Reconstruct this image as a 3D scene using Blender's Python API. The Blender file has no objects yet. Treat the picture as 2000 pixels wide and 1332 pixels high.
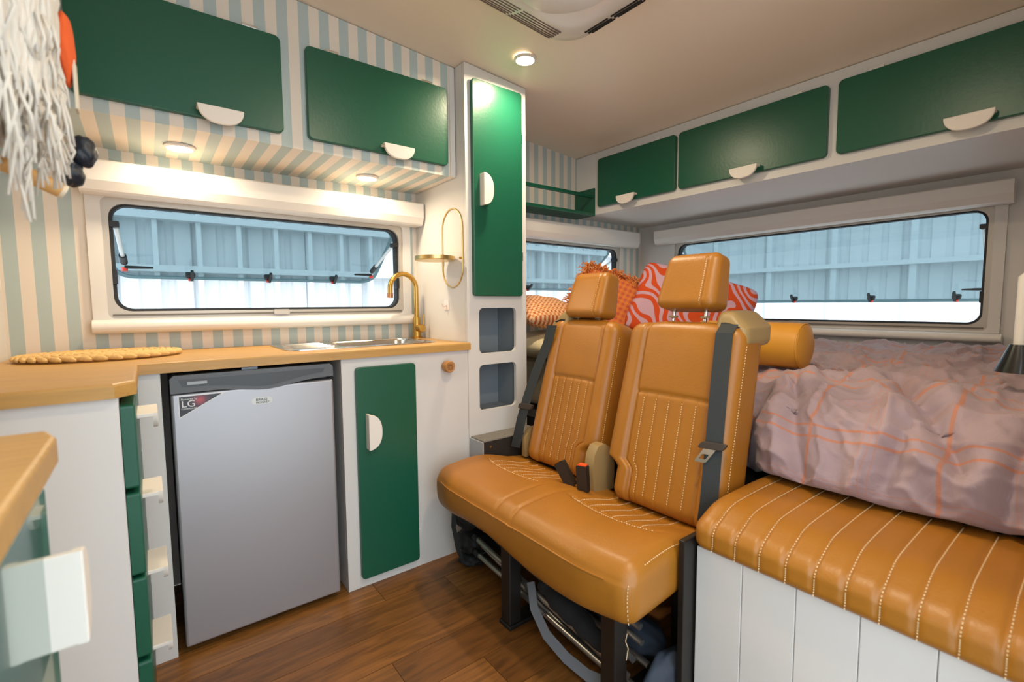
import bpy, bmesh, math, random
from mathutils import Vector, Matrix, noise

random.seed(7)
SC = bpy.context.scene
COL = SC.collection

# ---------------------------------------------------------------- camera
H = 1.0645                       # eye height above the floor
cam_d = bpy.data.cameras.new('camera')
cam = bpy.data.objects.new('camera', cam_d)
COL.objects.link(cam)
yaw, pit, rol = (math.radians(a) for a in (37.749, -4.4705, -0.42787))
fwd = Vector((math.sin(yaw)*math.cos(pit), math.cos(yaw)*math.cos(pit), math.sin(pit)))
right = Vector((math.cos(yaw), -math.sin(yaw), 0))
up = right.cross(fwd)
r2 = math.cos(rol)*right + math.sin(rol)*up
u2 = -math.sin(rol)*right + math.cos(rol)*up
cam.matrix_world = Matrix(((r2.x, u2.x, -fwd.x, 0), (r2.y, u2.y, -fwd.y, 0), (r2.z, u2.z, -fwd.z, H), (0, 0, 0, 1)))
cam_d.sensor_width = 36
cam_d.lens = 920.417/2000*36
cam_d.clip_start = 0.02
cam_d.dof.use_dof = True
cam_d.dof.focus_distance = 2.0
cam_d.dof.aperture_fstop = 3.2
SC.camera = cam

# ---------------------------------------------------------------- world, exposure
W = bpy.data.worlds.new('sky'); SC.world = W
W.use_nodes = True
bg = W.node_tree.nodes['Background']
bg.inputs[0].default_value = (0.80, 0.91, 1.0, 1)
bg.inputs[1].default_value = 3.5
SC.view_settings.view_transform = 'Standard'
SC.view_settings.look = 'None'
SC.view_settings.gamma = 1
SC.view_settings.use_curve_mapping = False
SC.view_settings.exposure = 0.0
LAMP_CEIL, LAMP_CAB = 9.5, 3.3
WARM = (1.0, 0.81, 0.56)

# ---------------------------------------------------------------- helpers
def lin(h):
    h = h.lstrip('#'); o = []
    for i in (0, 2, 4):
        c = int(h[i:i+2], 16)/255
        o.append(c/12.92 if c <= .04045 else ((c+.055)/1.055)**2.4)
    return (*o, 1)

MATS = {}
def mat(name, col, rough=.5, metal=0, var=0.0, vscale=8, bump=0.0, bscale=200, stretch=None, spec=.5, coat=0, emit=0, sheen=0):
    if name in MATS: return MATS[name]
    m = bpy.data.materials.new(name); m.use_nodes = True
    nt = m.node_tree; N = nt.nodes; L = nt.links
    b = N['Principled BSDF']
    c = lin(col) if isinstance(col, str) else (*col, 1)
    b.inputs['Base Color'].default_value = c
    b.inputs['Roughness'].default_value = rough
    b.inputs['Metallic'].default_value = metal
    b.inputs['Specular IOR Level'].default_value = spec
    b.inputs['Coat Weight'].default_value = coat
    b.inputs['Sheen Weight'].default_value = sheen
    if emit:
        b.inputs['Emission Color'].default_value = c; b.inputs['Emission Strength'].default_value = emit
    tc = N.new('ShaderNodeTexCoord'); mp = N.new('ShaderNodeMapping')
    L.new(tc.outputs['Object'], mp.inputs[0])
    if stretch: mp.inputs['Scale'].default_value = stretch
    if var:
        n = N.new('ShaderNodeTexNoise'); n.inputs['Scale'].default_value = vscale; n.inputs['Detail'].default_value = 4
        L.new(mp.outputs[0], n.inputs['Vector'])
        mx = N.new('ShaderNodeMix'); mx.data_type = 'RGBA'
        mx.inputs[6].default_value = tuple(x*(1-var) for x in c[:3])+(1,)
        mx.inputs[7].default_value = tuple(min(1, x*(1+var)) for x in c[:3])+(1,)
        L.new(n.outputs['Fac'], mx.inputs[0]); L.new(mx.outputs[2], b.inputs['Base Color'])
    if bump:
        n2 = N.new('ShaderNodeTexNoise'); n2.inputs['Scale'].default_value = bscale; n2.inputs['Detail'].default_value = 3
        L.new(mp.outputs[0], n2.inputs['Vector'])
        bp = N.new('ShaderNodeBump'); bp.inputs['Strength'].default_value = bump; bp.inputs['Distance'].default_value = .002
        L.new(n2.outputs['Fac'], bp.inputs['Height']); L.new(bp.outputs[0], b.inputs['Normal'])
    MATS[name] = m
    return m

def math_node(nt, op, a, b=None, c=None):
    n = nt.nodes.new('ShaderNodeMath'); n.operation = op
    for i, v in enumerate((a, b, c)):
        if v is None: continue
        if isinstance(v, (int, float)): n.inputs[i].default_value = v
        else: nt.links.new(v, n.inputs[i])
    return n.outputs[0]

def stripe_mat(name, phase, period=.0685):
    m = mat(name, '#e2d5c4', .65)
    nt = m.node_tree; b = nt.nodes['Principled BSDF']
    g = nt.nodes.new('ShaderNodeNewGeometry'); s = nt.nodes.new('ShaderNodeSeparateXYZ')
    nt.links.new(g.outputs['Position'], s.inputs[0])
    f = math_node(nt, 'FRACT', math_node(nt, 'DIVIDE', math_node(nt, 'SUBTRACT', s.outputs['X'], phase-period*100), period))
    st = math_node(nt, 'LESS_THAN', f, .5)
    mx = nt.nodes.new('ShaderNodeMix'); mx.data_type = 'RGBA'
    mx.inputs[6].default_value = lin('#e6dacb'); mx.inputs[7].default_value = lin('#b3c1be')
    nt.links.new(st, mx.inputs[0]); nt.links.new(mx.outputs[2], b.inputs['Base Color'])
    return m

def check_mat(name, c1, c2, c3, period):
    m = mat(name, c1, .85, bump=.3, bscale=400)
    nt = m.node_tree; b = nt.nodes['Principled BSDF']
    uv = nt.nodes.new('ShaderNodeUVMap'); s = nt.nodes.new('ShaderNodeSeparateXYZ'); nt.links.new(uv.outputs[0], s.inputs[0])
    fs = [math_node(nt, 'LESS_THAN', math_node(nt, 'FRACT', math_node(nt, 'DIVIDE', math_node(nt, 'ADD', s.outputs[k], 10.0), period)), .5) for k in (0, 1)]
    t = math_node(nt, 'MULTIPLY', math_node(nt, 'ADD', fs[0], fs[1]), .5)
    r = nt.nodes.new('ShaderNodeValToRGB'); r.color_ramp.interpolation = 'CONSTANT'
    e = r.color_ramp.elements; e[0].position = 0; e[0].color = lin(c1); e[1].position = .25; e[1].color = lin(c2)
    x = e.new(.75); x.color = lin(c3)
    nt.links.new(t, r.inputs[0]); nt.links.new(r.outputs[0], b.inputs['Base Color'])
    return m

def maze_mat(name):
    m = mat(name, '#d9a9bd', .85, bump=.2, bscale=500)
    nt = m.node_tree; b = nt.nodes['Principled BSDF']
    uv = nt.nodes.new('ShaderNodeUVMap')
    w = nt.nodes.new('ShaderNodeTexWave'); w.wave_type = 'BANDS'; w.bands_direction = 'DIAGONAL'
    w.inputs['Scale'].default_value = 8.5; w.inputs['Distortion'].default_value = 11.0
    w.inputs['Detail'].default_value = 0.0; w.inputs['Detail Scale'].default_value = 1.0
    mp = nt.nodes.new('ShaderNodeMapping'); nt.links.new(uv.outputs[0], mp.inputs[0]); nt.links.new(mp.outputs[0], w.inputs[0])
    t = math_node(nt, 'GREATER_THAN', w.outputs['Fac'], .46)
    mx = nt.nodes.new('ShaderNodeMix'); mx.data_type = 'RGBA'
    mx.inputs[6].default_value = lin('#d2a9bb'); mx.inputs[7].default_value = lin('#d84e16')
    nt.links.new(t, mx.inputs[0]); nt.links.new(mx.outputs[2], b.inputs['Base Color'])
    return m

def plaid_mat(name):
    m = mat(name, '#b79ba6', .9, bump=.25, bscale=700, sheen=.2)
    nt = m.node_tree; b = nt.nodes['Principled BSDF']
    uv = nt.nodes.new('ShaderNodeUVMap'); s = nt.nodes.new('ShaderNodeSeparateXYZ'); nt.links.new(uv.outputs[0], s.inputs[0])
    tot = None
    for k, per, offs in ((0, .25, ((0, .0034), (.030, .0030), (.13, .0013), (.145, .0013))), (1, .27, ((0, .0042), (.12, .0013), (.135, .0013), (.15, .0013)))):
        f = math_node(nt, 'MULTIPLY', math_node(nt, 'FRACT', math_node(nt, 'DIVIDE', math_node(nt, 'ADD', s.outputs[k], 10.05), per)), per)
        for o, wd in offs:
            t = math_node(nt, 'LESS_THAN', math_node(nt, 'ABSOLUTE', math_node(nt, 'SUBTRACT', f, o+.02)), wd)
            if wd < .003: t = math_node(nt, 'MULTIPLY', t, .5)
            tot = t if tot is None else math_node(nt, 'MAXIMUM', tot, t)
    mx = nt.nodes.new('ShaderNodeMix'); mx.data_type = 'RGBA'
    mx.inputs[6].default_value = lin('#a48d91'); mx.inputs[7].default_value = lin('#c4713a')
    nw = nt.nodes.new('ShaderNodeTexNoise'); nw.inputs['Scale'].default_value = 11; nw.inputs['Detail'].default_value = 6; nw.inputs['Distortion'].default_value = 1.6
    nt.links.new(uv.outputs[0], nw.inputs['Vector'])
    bw = nt.nodes.new('ShaderNodeBump'); bw.inputs['Strength'].default_value = .55; bw.inputs['Distance'].default_value = .012
    nt.links.new(nw.outputs['Fac'], bw.inputs['Height']); nt.links.new(bw.outputs[0], b.inputs['Normal'])
    t2 = math_node(nt, 'MULTIPLY', tot, .62)
    nt.links.new(t2, mx.inputs[0]); nt.links.new(mx.outputs[2], b.inputs['Base Color'])
    return m

def glass_mat(name, tint):
    m = bpy.data.materials.new(name); m.use_nodes = True
    nt = m.node_tree; N = nt.nodes; N.remove(N['Principled BSDF'])
    t = N.new('ShaderNodeBsdfTransparent'); t.inputs[0].default_value = (*tint, 1)
    g = N.new('ShaderNodeBsdfGlossy'); g.inputs['Roughness'].default_value = .02
    lw = N.new('ShaderNodeLayerWeight'); lw.inputs[0].default_value = .5
    pw_ = N.new('ShaderNodeMath'); pw_.operation = 'POWER'; nt.links.new(lw.outputs['Facing'], pw_.inputs[0]); pw_.inputs[1].default_value = 4
    f = N.new('ShaderNodeMath'); f.operation = 'MULTIPLY_ADD'; nt.links.new(pw_.outputs[0], f.inputs[0]); f.inputs[1].default_value = .35; f.inputs[2].default_value = .03
    mx = N.new('ShaderNodeMixShader')
    nt.links.new(f.outputs[0], mx.inputs[0]); nt.links.new(t.outputs[0], mx.inputs[1]); nt.links.new(g.outputs[0], mx.inputs[2])
    nt.links.new(mx.outputs[0], N['Material Output'].inputs[0])
    MATS[name] = m
    return m

WL = {}                                   # world location of each object
def _link(name, me, m, parent, origin):
    o = bpy.data.objects.new(name, me); COL.objects.link(o)
    base = WL[parent] if parent else Vector((0, 0, 0))
    o.parent = parent; o.location = origin - base; WL[o] = origin.copy()
    if m: me.materials.append(m)
    return o

def obj(name, bm, m, parent=None, smooth=None, recalc=True):
    if recalc: bmesh.ops.recalc_face_normals(bm, faces=bm.faces[:])
    vs = [v.co for v in bm.verts]
    lo = Vector((min(v.x for v in vs), min(v.y for v in vs), min(v.z for v in vs)))
    hi = Vector((max(v.x for v in vs), max(v.y for v in vs), max(v.z for v in vs)))
    org = (lo+hi)/2
    if not parent: org.z = lo.z
    for v in bm.verts: v.co -= org
    me = bpy.data.meshes.new(name); bm.to_mesh(me); bm.free()
    if smooth is not None:
        me.polygons.foreach_set('use_smooth', [True]*len(me.polygons))
        if smooth < 180: me.set_sharp_from_angle(angle=math.radians(smooth))
    return _link(name, me, m, parent, org)

def thing(name, label, cat, loc, group=None, kind=None):
    o = bpy.data.objects.new(name, None); COL.objects.link(o); o.empty_display_size = .05
    o.location = loc; WL[o] = Vector(loc)
    return tag(o, label, cat, group, kind)

def tag(o, label=None, cat=None, group=None, kind=None):
    if label: o['label'] = label
    if cat: o['category'] = cat
    if group: o['group'] = group
    if kind: o['kind'] = kind
    return o

def box(bm, x0, x1, y0, y1, z0, z1, bev=0, seg=2):
    r = bmesh.ops.create_cube(bm, size=1)
    vs = r['verts']
    for v in vs:
        v.co = Vector((x0+(v.co.x+.5)*(x1-x0), y0+(v.co.y+.5)*(y1-y0), z0+(v.co.z+.5)*(z1-z0)))
    if bev:
        es = list({e for v in vs for e in v.link_edges})
        bmesh.ops.bevel(bm, geom=es, offset=bev, segments=seg, affect='EDGES', profile=.5)
    return bm

def B(*a, **k): return box(bmesh.new(), *a, **k)

def rrect(x0, x1, y0, y1, r, n=6):
    out = []
    for cx, cy, a0 in ((x1-r, y0+r, -90), (x1-r, y1-r, 0), (x0+r, y1-r, 90), (x0+r, y0+r, 180)):
        for i in range(n+1):
            a = math.radians(a0+90*i/n); out.append((cx+r*math.cos(a), cy+r*math.sin(a)))
    return out

def prism(loops, fn, d0, d1, bev=0, bm=None):
    """polygon (first loop, holes after) in (a,b); fn(a,b,d) -> world; solid between d0 and d1"""
    bm = bm or bmesh.new()
    if len(loops) == 1:
        f = bm.faces.new([bm.verts.new(fn(a, b, d0)) for a, b in loops[0]]); fs = [f]
    else:
        es = []
        for lp in loops:
            vs = [bm.verts.new(fn(a, b, d0)) for a, b in lp]
            es += [bm.edges.new((vs[i], vs[(i+1) % len(vs)])) for i in range(len(vs))]
        fs = [g for g in bmesh.ops.triangle_fill(bm, use_beauty=True, use_dissolve=False, edges=es)['geom'] if isinstance(g, bmesh.types.BMFace)]
    ext = bmesh.ops.extrude_face_region(bm, geom=fs)
    dv = Vector(fn(0, 0, d1)) - Vector(fn(0, 0, d0))
    nv = [g for g in ext['geom'] if isinstance(g, bmesh.types.BMVert)]
    bmesh.ops.translate(bm, verts=nv, vec=dv)
    if bev:
        nf = [g for g in ext['geom'] if isinstance(g, bmesh.types.BMFace)]
        es = [e for f in nf for e in f.edges if sum(1 for q in e.link_faces if q in nf) == 1]
        bmesh.ops.bevel(bm, geom=es, offset=bev, segments=2, affect='EDGES', profile=.5)
    return bm

XZ = lambda y0: (lambda a, b, d: (a, y0+d, b))        # a = x, b = z, depth along +y
YZ = lambda x0: (lambda a, b, d: (x0+d, a, b))        # a = y, b = z, depth along +x
XY = lambda z0: (lambda a, b, d: (a, b, z0+d))

def tube(bm, pts, r, n=8, cap=True, closed=False):
    pts = [Vector(p) for p in pts]; rings = []
    N = len(pts)
    rr = r if isinstance(r, (list, tuple)) else [r]*N
    up0 = None
    for i, p in enumerate(pts):
        a = pts[(i-1) % N] if (closed or i) else p
        b = pts[(i+1) % N] if (closed or i < N-1) else p
        t = (b-a).normalized()
        if up0 is None:
            up0 = Vector((0, 0, 1)) if abs(t.z) < .9 else Vector((1, 0, 0))
        s = t.cross(up0)
        if s.length < 1e-4: s = t.cross(Vector((0, 1, 0)))
        s.normalize(); u = s.cross(t).normalized(); up0 = u
        rings.append([bm.verts.new(p+(s*math.cos(2*math.pi*k/n)+u*math.sin(2*math.pi*k/n))*rr[i]) for k in range(n)])
    for i in range(N if closed else N-1):
        A, C = rings[i], rings[(i+1) % N]
        for k in range(n): bm.faces.new((A[k], A[(k+1) % n], C[(k+1) % n], C[k]))
    if cap and not closed:
        bm.faces.new(rings[0]); bm.faces.new(rings[-1])
    return bm

def T(pts, r, n=8, **k): return tube(bmesh.new(), pts, r, n, **k)

def lathe(prof, c, n=32, axis='z', bm=None, cap=True):
    """prof: (radius, height) list around an axis through c"""
    bm = bm or bmesh.new(); c = Vector(c); rings = []
    def P(r, h, a):
        ca, sa = r*math.cos(a), r*math.sin(a)
        return c + Vector({'z': (ca, sa, h), 'y': (ca, h, sa), 'x': (h, ca, sa)}[axis])
    for r, h in prof:
        if r < 1e-6: rings.append([bm.verts.new(P(0, h, 0))])
        else: rings.append([bm.verts.new(P(r, h, 2*math.pi*k/n)) for k in range(n)])
    for A, C in zip(rings, rings[1:]):
        for k in range(n):
            q = [A[k % len(A)], A[(k+1) % len(A)], C[(k+1) % len(C)], C[k % len(C)]]
            q = list(dict.fromkeys(q))
            if len(q) > 2: bm.faces.new(q)
    for R in (rings[0], rings[-1]):
        if cap and len(R) > 2: bm.faces.new(R)
    return bm

def rbox(sx, sy, sz, r, nx, ny, nz, warp):
    """rounded box centred on 0, finely divided, every point sent through warp(p) -> world"""
    bm = bmesh.new(); hx, hy, hz = sx/2, sy/2, sz/2; cache = {}
    r = min(r, hx, hy, hz)
    def V(i, j, k):
        key = (i, j, k)
        if key not in cache:
            p = Vector((-hx+sx*i/nx, -hy+sy*j/ny, -hz+sz*k/nz))
            q = Vector((max(-hx+r, min(hx-r, p.x)), max(-hy+r, min(hy-r, p.y)), max(-hz+r, min(hz-r, p.z))))
            d = p-q
            if d.length > 1e-9: p = q+d.normalized()*min(r, d.length*1.0 if d.length < r else r)
            cache[key] = bm.verts.new(warp(p))
        return cache[key]
    for i in range(nx):
        for j in range(ny):
            for k in (0, nz): bm.faces.new((V(i, j, k), V(i+1, j, k), V(i+1, j+1, k), V(i, j+1, k)))
    for i in range(nx):
        for k in range(nz):
            for j in (0, ny): bm.faces.new((V(i, j, k), V(i+1, j, k), V(i+1, j, k+1), V(i, j, k+1)))
    for j in range(ny):
        for k in range(nz):
            for i in (0, nx): bm.faces.new((V(i, j, k), V(i, j+1, k), V(i, j+1, k+1), V(i, j, k+1)))
    return bm

def dashes(bm, pts, r=.0012, on=1, off=1):
    i = 0
    while i+on < len(pts):
        tube(bm, pts[i:i+on+1], r, 4); i += on+off
    return bm

def gauss(x, w): return math.exp(-(x/w)**2)
def sstep(a, b, x):
    t = max(0, min(1, (x-a)/(b-a))); return t*t*(3-2*t)

# ---------------------------------------------------------------- materials
WHITE = mat('white_paint', '#dad6d1', .42, var=.02, vscale=5, bump=.05, bscale=60)
WHITEP = mat('white_plastic', '#e4ded6', .35)
CEIL = mat('ceiling_paint', '#f0e0cc', .36, bump=.03, bscale=30)
GREEN = mat('green_paint', '#14563f', .33, var=.04, vscale=6, bump=.14, bscale=90)
HANDLE = mat('cream_handle', '#ece3d8', .5)
WOOD = mat('oak_laminate', '#bd9150', .42, var=.22, vscale=9, stretch=(1.2, 9, 9), bump=.05, bscale=40)
ALU = mat('aluminium_frame', '#bdb6ac', .4, .3)
BLACK = mat('black_plastic', '#17181a', .45)
RUBBER = mat('black_rubber', '#202226', .6)
RED = mat('red_button', '#e0402c', .45)
STEEL = mat('stainless_steel', '#d2d0cc', .2, 1)
BRASS = mat('brushed_brass', '#c39a50', .3, 1)
GOLD = mat('gold_wire', '#d9bb7c', .3, 1)
SILVER = mat('fridge_silver', '#a9a7aa', .36, .55, bump=.02, bscale=300)
DGREY = mat('fridge_grey', '#5c5f63', .45)
LEATHER = mat('tan_leather', '#a3691f', .4, var=.14, vscale=7, bump=.22, bscale=160)
MUSTARD = mat('mustard_leather', '#d08f2c', .45, var=.05, bump=.08, bscale=220)
THREAD = mat('cream_thread', '#e3c79a', .8)
BEIGE = mat('beige_plastic', '#9c8255', .45)
WEB = mat('seatbelt_webbing', '#2a2f31', .7, bump=.3, bscale=500)
STEELB = mat('black_steel', '#17130f', .45)
GREYN = mat('niche_grey', '#7f868c', .6)
CARPET = mat('grey_carpet', '#7d7870', .95, var=.25, vscale=150, bump=.6, bscale=400)
NAVY = mat('navy_leather', '#1b222d', .45)
DUVET = plaid_mat('plaid_linen')
TINT = glass_mat('tinted_acrylic', (.50, .57, .585))
STR_WALL = stripe_mat('striped_wallpaper', -.3475)
STR_FACE = stripe_mat('striped_wallpaper_cabinet', .4625)
JUTE = mat('jute', '#d9b273', .9, var=.3, vscale=60, bump=.8, bscale=300)
WOOL = mat('cream_wool', '#d9d2c6', .95, var=.12, vscale=40, bump=.5, bscale=200)

YW, XR, XL = 2.16, 2.86, -.355            # inner wall faces
zc = lambda x: 2.098-.0735*(x-.5)         # ceiling falls towards the rear wall

# ================================================================ the setting
# floor: separate vinyl planks on a dark underlay
fl = obj('floor', B(XL, XR, -.06, YW, -.03, -.003), mat('floor_underlay', '#3a2616', .8)); tag(fl, 'floor of brown wood look vinyl planks', kind='structure')
def plank_mat(i):
    m = mat('vinyl_plank_%d' % i, ['#7d4f20', '#885625', '#71451a', '#905e2a'][i], .42)
    nt = m.node_tree; N = nt.nodes; L = nt.links; b = N['Principled BSDF']
    tc = N.new('ShaderNodeTexCoord'); mp = N.new('ShaderNodeMapping'); mp.inputs['Scale'].default_value = (1.6, 14, 1)
    mp.inputs['Location'].default_value = (i*3.1, i*1.7, 0)
    L.new(tc.outputs['Object'], mp.inputs[0])
    n = N.new('ShaderNodeTexNoise'); n.inputs['Scale'].default_value = 3.2; n.inputs['Detail'].default_value = 8; n.inputs['Distortion'].default_value = 1.1
    L.new(mp.outputs[0], n.inputs['Vector'])
    r = N.new('ShaderNodeValToRGB'); c = lin(['#7d4f20', '#885625', '#71451a', '#905e2a'][i])
    r.color_ramp.elements[0].position = .3; r.color_ramp.elements[0].color = tuple(x*.5 for x in c[:3])+(1,)
    r.color_ramp.elements[1].position = .72; r.color_ramp.elements[1].color = tuple(x*1.2 for x in c[:3])+(1,)
    L.new(n.outputs['Fac'], r.inputs[0]); L.new(r.outputs[0], b.inputs['Base Color'])
    return m
PL = [plank_mat(i) for i in range(4)]
pw = .148
pm = {}
row = 0; y = YW
while y > -.05:
    y0 = max(-.06, y-pw)
    x = XL-.9*random.random() if row % 2 else XL-.25-.5*random.random()
    if row == 4: x = -.33
    while x < XR:
        a, b_ = max(XL, x), min(XR, x+1.2)
        if b_-a > .02:
            o = obj('plank', B(a+.0008, b_-.0008, y0+.0008, y-.0008, -.003, 0), None, fl)
            o.data.materials.append(random.choice(PL))
        x += 1.2
    y -= pw; row += 1

# ceiling
bm = prism([[(XL-.05, zc(XL-.05)), (XR+.05, zc(XR+.05)), (XR+.05, zc(XR+.05)+.04), (XL-.05, zc(XL-.05)+.04)]], XZ(-.08), 0, YW+.13)
tag(obj('ceiling', bm, CEIL), 'plain cream ceiling sloping down to the rear wall', kind='structure')
# kitchen side wall with two window openings
W1 = (-.092, .985, 1.045, 1.43); W2 = (1.55, 2.60, 1.03, 1.44)
bm = prism([[(XL-.04, 0), (XR+.04, 0), (XR+.04, zc(XR)+.03), (XL-.04, zc(XL)+.03)]] + [rrect(*w, .05) for w in (W1, W2)], XZ(YW), 0, .035)
tag(obj('wall_side', bm, STR_WALL), 'wall papered in pale blue and cream stripes', kind='structure')
# rear wall with a wide window
W3 = (.36, 1.86, .955, 1.46)
bm = prism([[(-.08, 0), (YW+.035, 0), (YW+.035, zc(XR)+.02), (-.08, zc(XR)+.02)], rrect(*W3, .06)], YZ(XR), 0, .035)
tag(obj('wall_rear', bm, WHITE), 'cream painted rear wall above the bed', kind='structure')
# left wall, partition over the near counter, door side wall with the open entry
tag(obj('wall_left', B(XL-.035, XL, -.06, YW, 0, zc(XL)), WHITE), 'white end wall beside the worktop', kind='structure')
tag(obj('wall_partition', B(XL, -.205, -.06, 1.1, .93, zc(-.3)), WHITE), 'white partition above the near counter', kind='structure')
tag(obj('wall_door', prism([[(XL, 0), (-.30, 0), (-.30, 1.96), (.95, 1.96), (.95, 0), (XR, 0), (XR, zc(XR)), (XL, zc(XL))]], XZ(-.06), 0, .035), WHITE), 'white side wall with the open entry door', kind='structure')

# ---------------------------------------------------------------- windows
def window(name, fn, w, o_trim, pane_deg, latches, label, deep=.035):
    """fn(u, z, n): u along the wall, n outward; w = opening (u0,u1,z0,z1)"""
    u0, u1, z0, z1 = w
    root = thing(name, label, None, fn((u0+u1)/2, z0, 0), kind='structure')
    t = .026
    ring = lambda a, r, b, rb: [rrect(*a, r), rrect(*b, rb)]
    o = (u0-o_trim, u1+o_trim, z0-.03, z1+.03)
    obj('surround', prism(ring(o, .004, (u0-.012, u1+.012, z0-.02, z1+.012), .02), fn, -.016, 0, .003), WHITE, root)
    obj('frame', prism(ring((u0-.014, u1+.014, z0-.022, z1+.014), .02, (u0+.006, u1-.006, z0+.004, z1-.006), .05), fn, -.010, deep, .002), ALU, root)
    obj('frame_track', prism([rrect(u0, u1, z0-.012, z0-.006, .002)], fn, -.014, -.009), mat('dark_track', '#6d675f', .5), root)
    obj('rubber_seal', prism(ring((u0+.004, u1-.004, z0+.002, z1-.004), .05, (u0+.016, u1-.016, z0+.013, z1-.012), .045), fn, .004, deep+.004), RUBBER, root)
    obj('catch', prism([rrect((u0+u1)/2-.03, (u0+u1)/2+.03, z0-.014, z0+.006, .006)], fn, -.026, -.009), ALU, root)
    # opened awning pane: hinged along the top
    th = math.radians(pane_deg); L = z1-z0+.03; hz = z1+.008
    def pf(a, b, d):                       # b measured down from the hinge, d normal offset
        return fn(a, hz-b*math.cos(th)-d*math.sin(th), deep+.006+b*math.sin(th)-d*math.cos(th)+.004)
    pr = rrect(u0-.012, u1+.012, 0, L, .075)
    pane = obj('pane', prism([pr], pf, 0, -.004), TINT, root)
    obj('pane_edge', prism([pr, rrect(u0+.004, u1-.004, .016, L-.016, .062)], pf, .001, .007), mat('smoked_edge', '#5c7d86', .25), pane)
    for q in latches:
        uc = u0+q*(u1-u0)
        lt = obj('latch', prism([rrect(uc-.018, uc+.018, L-.052, L-.03, .008)], pf, .007, .025, .003), BLACK, pane)
        obj('latch_lever', prism([rrect(uc-.001, uc+.011, L-.085, L-.025, .004)], pf, .024, .036), BLACK, lt)
        obj('latch_button', prism([rrect(uc-.008, uc+.006, L-.032, L-.02, .004)], pf, .02, .032), RED, lt)
    for uu, s in ((u0, 1), (u1, -1)):
        top = Vector(fn(uu+s*.022, z1-.075, .02)); low = Vector(pf(uu+s*.034, L-.11, .02))
        st = obj('stay', T([top, low], .0075, 10), mat('stay_white', '#d9dcdc', .3, .3), root, 60)
        obj('stay_bracket', prism([rrect(uu+s*.02-.014, uu+s*.02+.014, z1-.088, z1-.068, .003)], fn, -.008, .03), BLACK, st)
        obj('stay_clamp', T([low+(top-low)*.02, low+(top-low)*.22], .0125, 10), BLACK, st, 60)
        k0 = Vector(pf(uu+s*.034, L-.098, .03)); k1 = Vector(pf(uu+s*.125, L-.103, .034))
        obj('stay_lever', T([k0, k0.lerp(k1, .5), k1], [.007, .006, .004], 8), BLACK, st, 60)
        obj('stay_button', lathe([(0, -.008), (.010, -.008), (.010, .008), (0, .008)], Vector(pf(uu+s*.034, L-.09, .034)), 12), RED, st)
        obj('frame_clip', prism([rrect(uu+s*.012-.008, uu+s*.012+.008, z0+.10, z0+.15, .003)], fn, -.006, .02), BLACK, root)
    return root

window('window_1', lambda u, z, n: (u, YW+n, z), W1, .052, 53, (.235, .52, .80), 'long awning window with tinted pane propped open over the worktop')
window('window_2', lambda u, z, n: (u, YW+n, z), W2, .03, 50, (.5,), 'short awning window with tinted pane beside the tall cabinet')
window('window_3', lambda u, z, n: (XR+n, u, z), W3, .05, 41, (.10, .335, .60), 'wide awning window with tinted pane above the bed')

def cassette(name, fn, u0, u1, z0, z1, dep, label, caps=True):
    root = thing(name, label, 'blind', fn((u0+u1)/2, z0, 0), 'white blind cassettes over the windows')
    prof = [(0, z1), (-dep*.9, z1), (-dep, z1-.006), (-dep, z0+.035), (-dep+.012, z0+.006), (-dep+.022, z0), (0, z0)]
    def pr(ua, ub, grow):
        bm = bmesh.new(); R = []
        cz = (z0+z1)/2; cd = -dep/2
        for u in (ua, ub): R.append([bm.verts.new(fn(u, cz+(z-cz)*grow, min(0, cd+(d-cd)*grow))) for d, z in prof])
        n = len(prof)
        for i in range(n): bm.faces.new((R[0][i], R[0][(i+1) % n], R[1][(i+1) % n], R[1][i]))
        bm.faces.new(R[0]); bm.faces.new(R[1]); return bm
    obj('cover', pr(u0+.004, u1-.004, 1.0), WHITEP, root)
    for a, b in ((u0, u0+.004), (u1-.004, u1)): obj('end_cap', pr(a, b, 1.03), WHITEP, root)
    return root
KF = lambda u, z, n: (u, YW-.0165+n, z)
RF = lambda u, z, n: (XR-.0165+n, u, z)
cassette('blind_cassette', KF, -.15, 1.068, 1.442, 1.545, .085, 'white blind cassette above the long worktop window')
cassette('blind_cassette', KF, 1.46, 2.735, 1.447, 1.552, .07, 'white blind cassette beneath the green rail shelf')
cassette('blind_cassette', RF, .29, 1.985, 1.462, 1.556, .075, 'white blind cassette above the wide bed window')
def roller(fn, u0, u1, zm, r, label):
    bm = bmesh.new(); R = []
    for u in (u0, u1):
        R.append([bm.verts.new(fn(u, zm+r*math.sin(a), min(0, -r*.6+r*1.15*math.cos(a)))) for a in [2*math.pi*i/20 for i in range(20)]])
    for i in range(20): bm.faces.new((R[0][i], R[0][(i+1) % 20], R[1][(i+1) % 20], R[1][i]))
    bm.faces.new(R[0]); bm.faces.new(R[1])
    tag(obj('blind_roller', bm, WHITEP, None, 40), label, 'blind', 'rounded blind housings under the windows')
roller(KF, -.146, 1.035, .997, .024, 'rounded white blind housing along the sill over the worktop')
roller(RF, .30, 1.9, .905, .02, 'rounded white blind housing along the sill over the bed')

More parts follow.
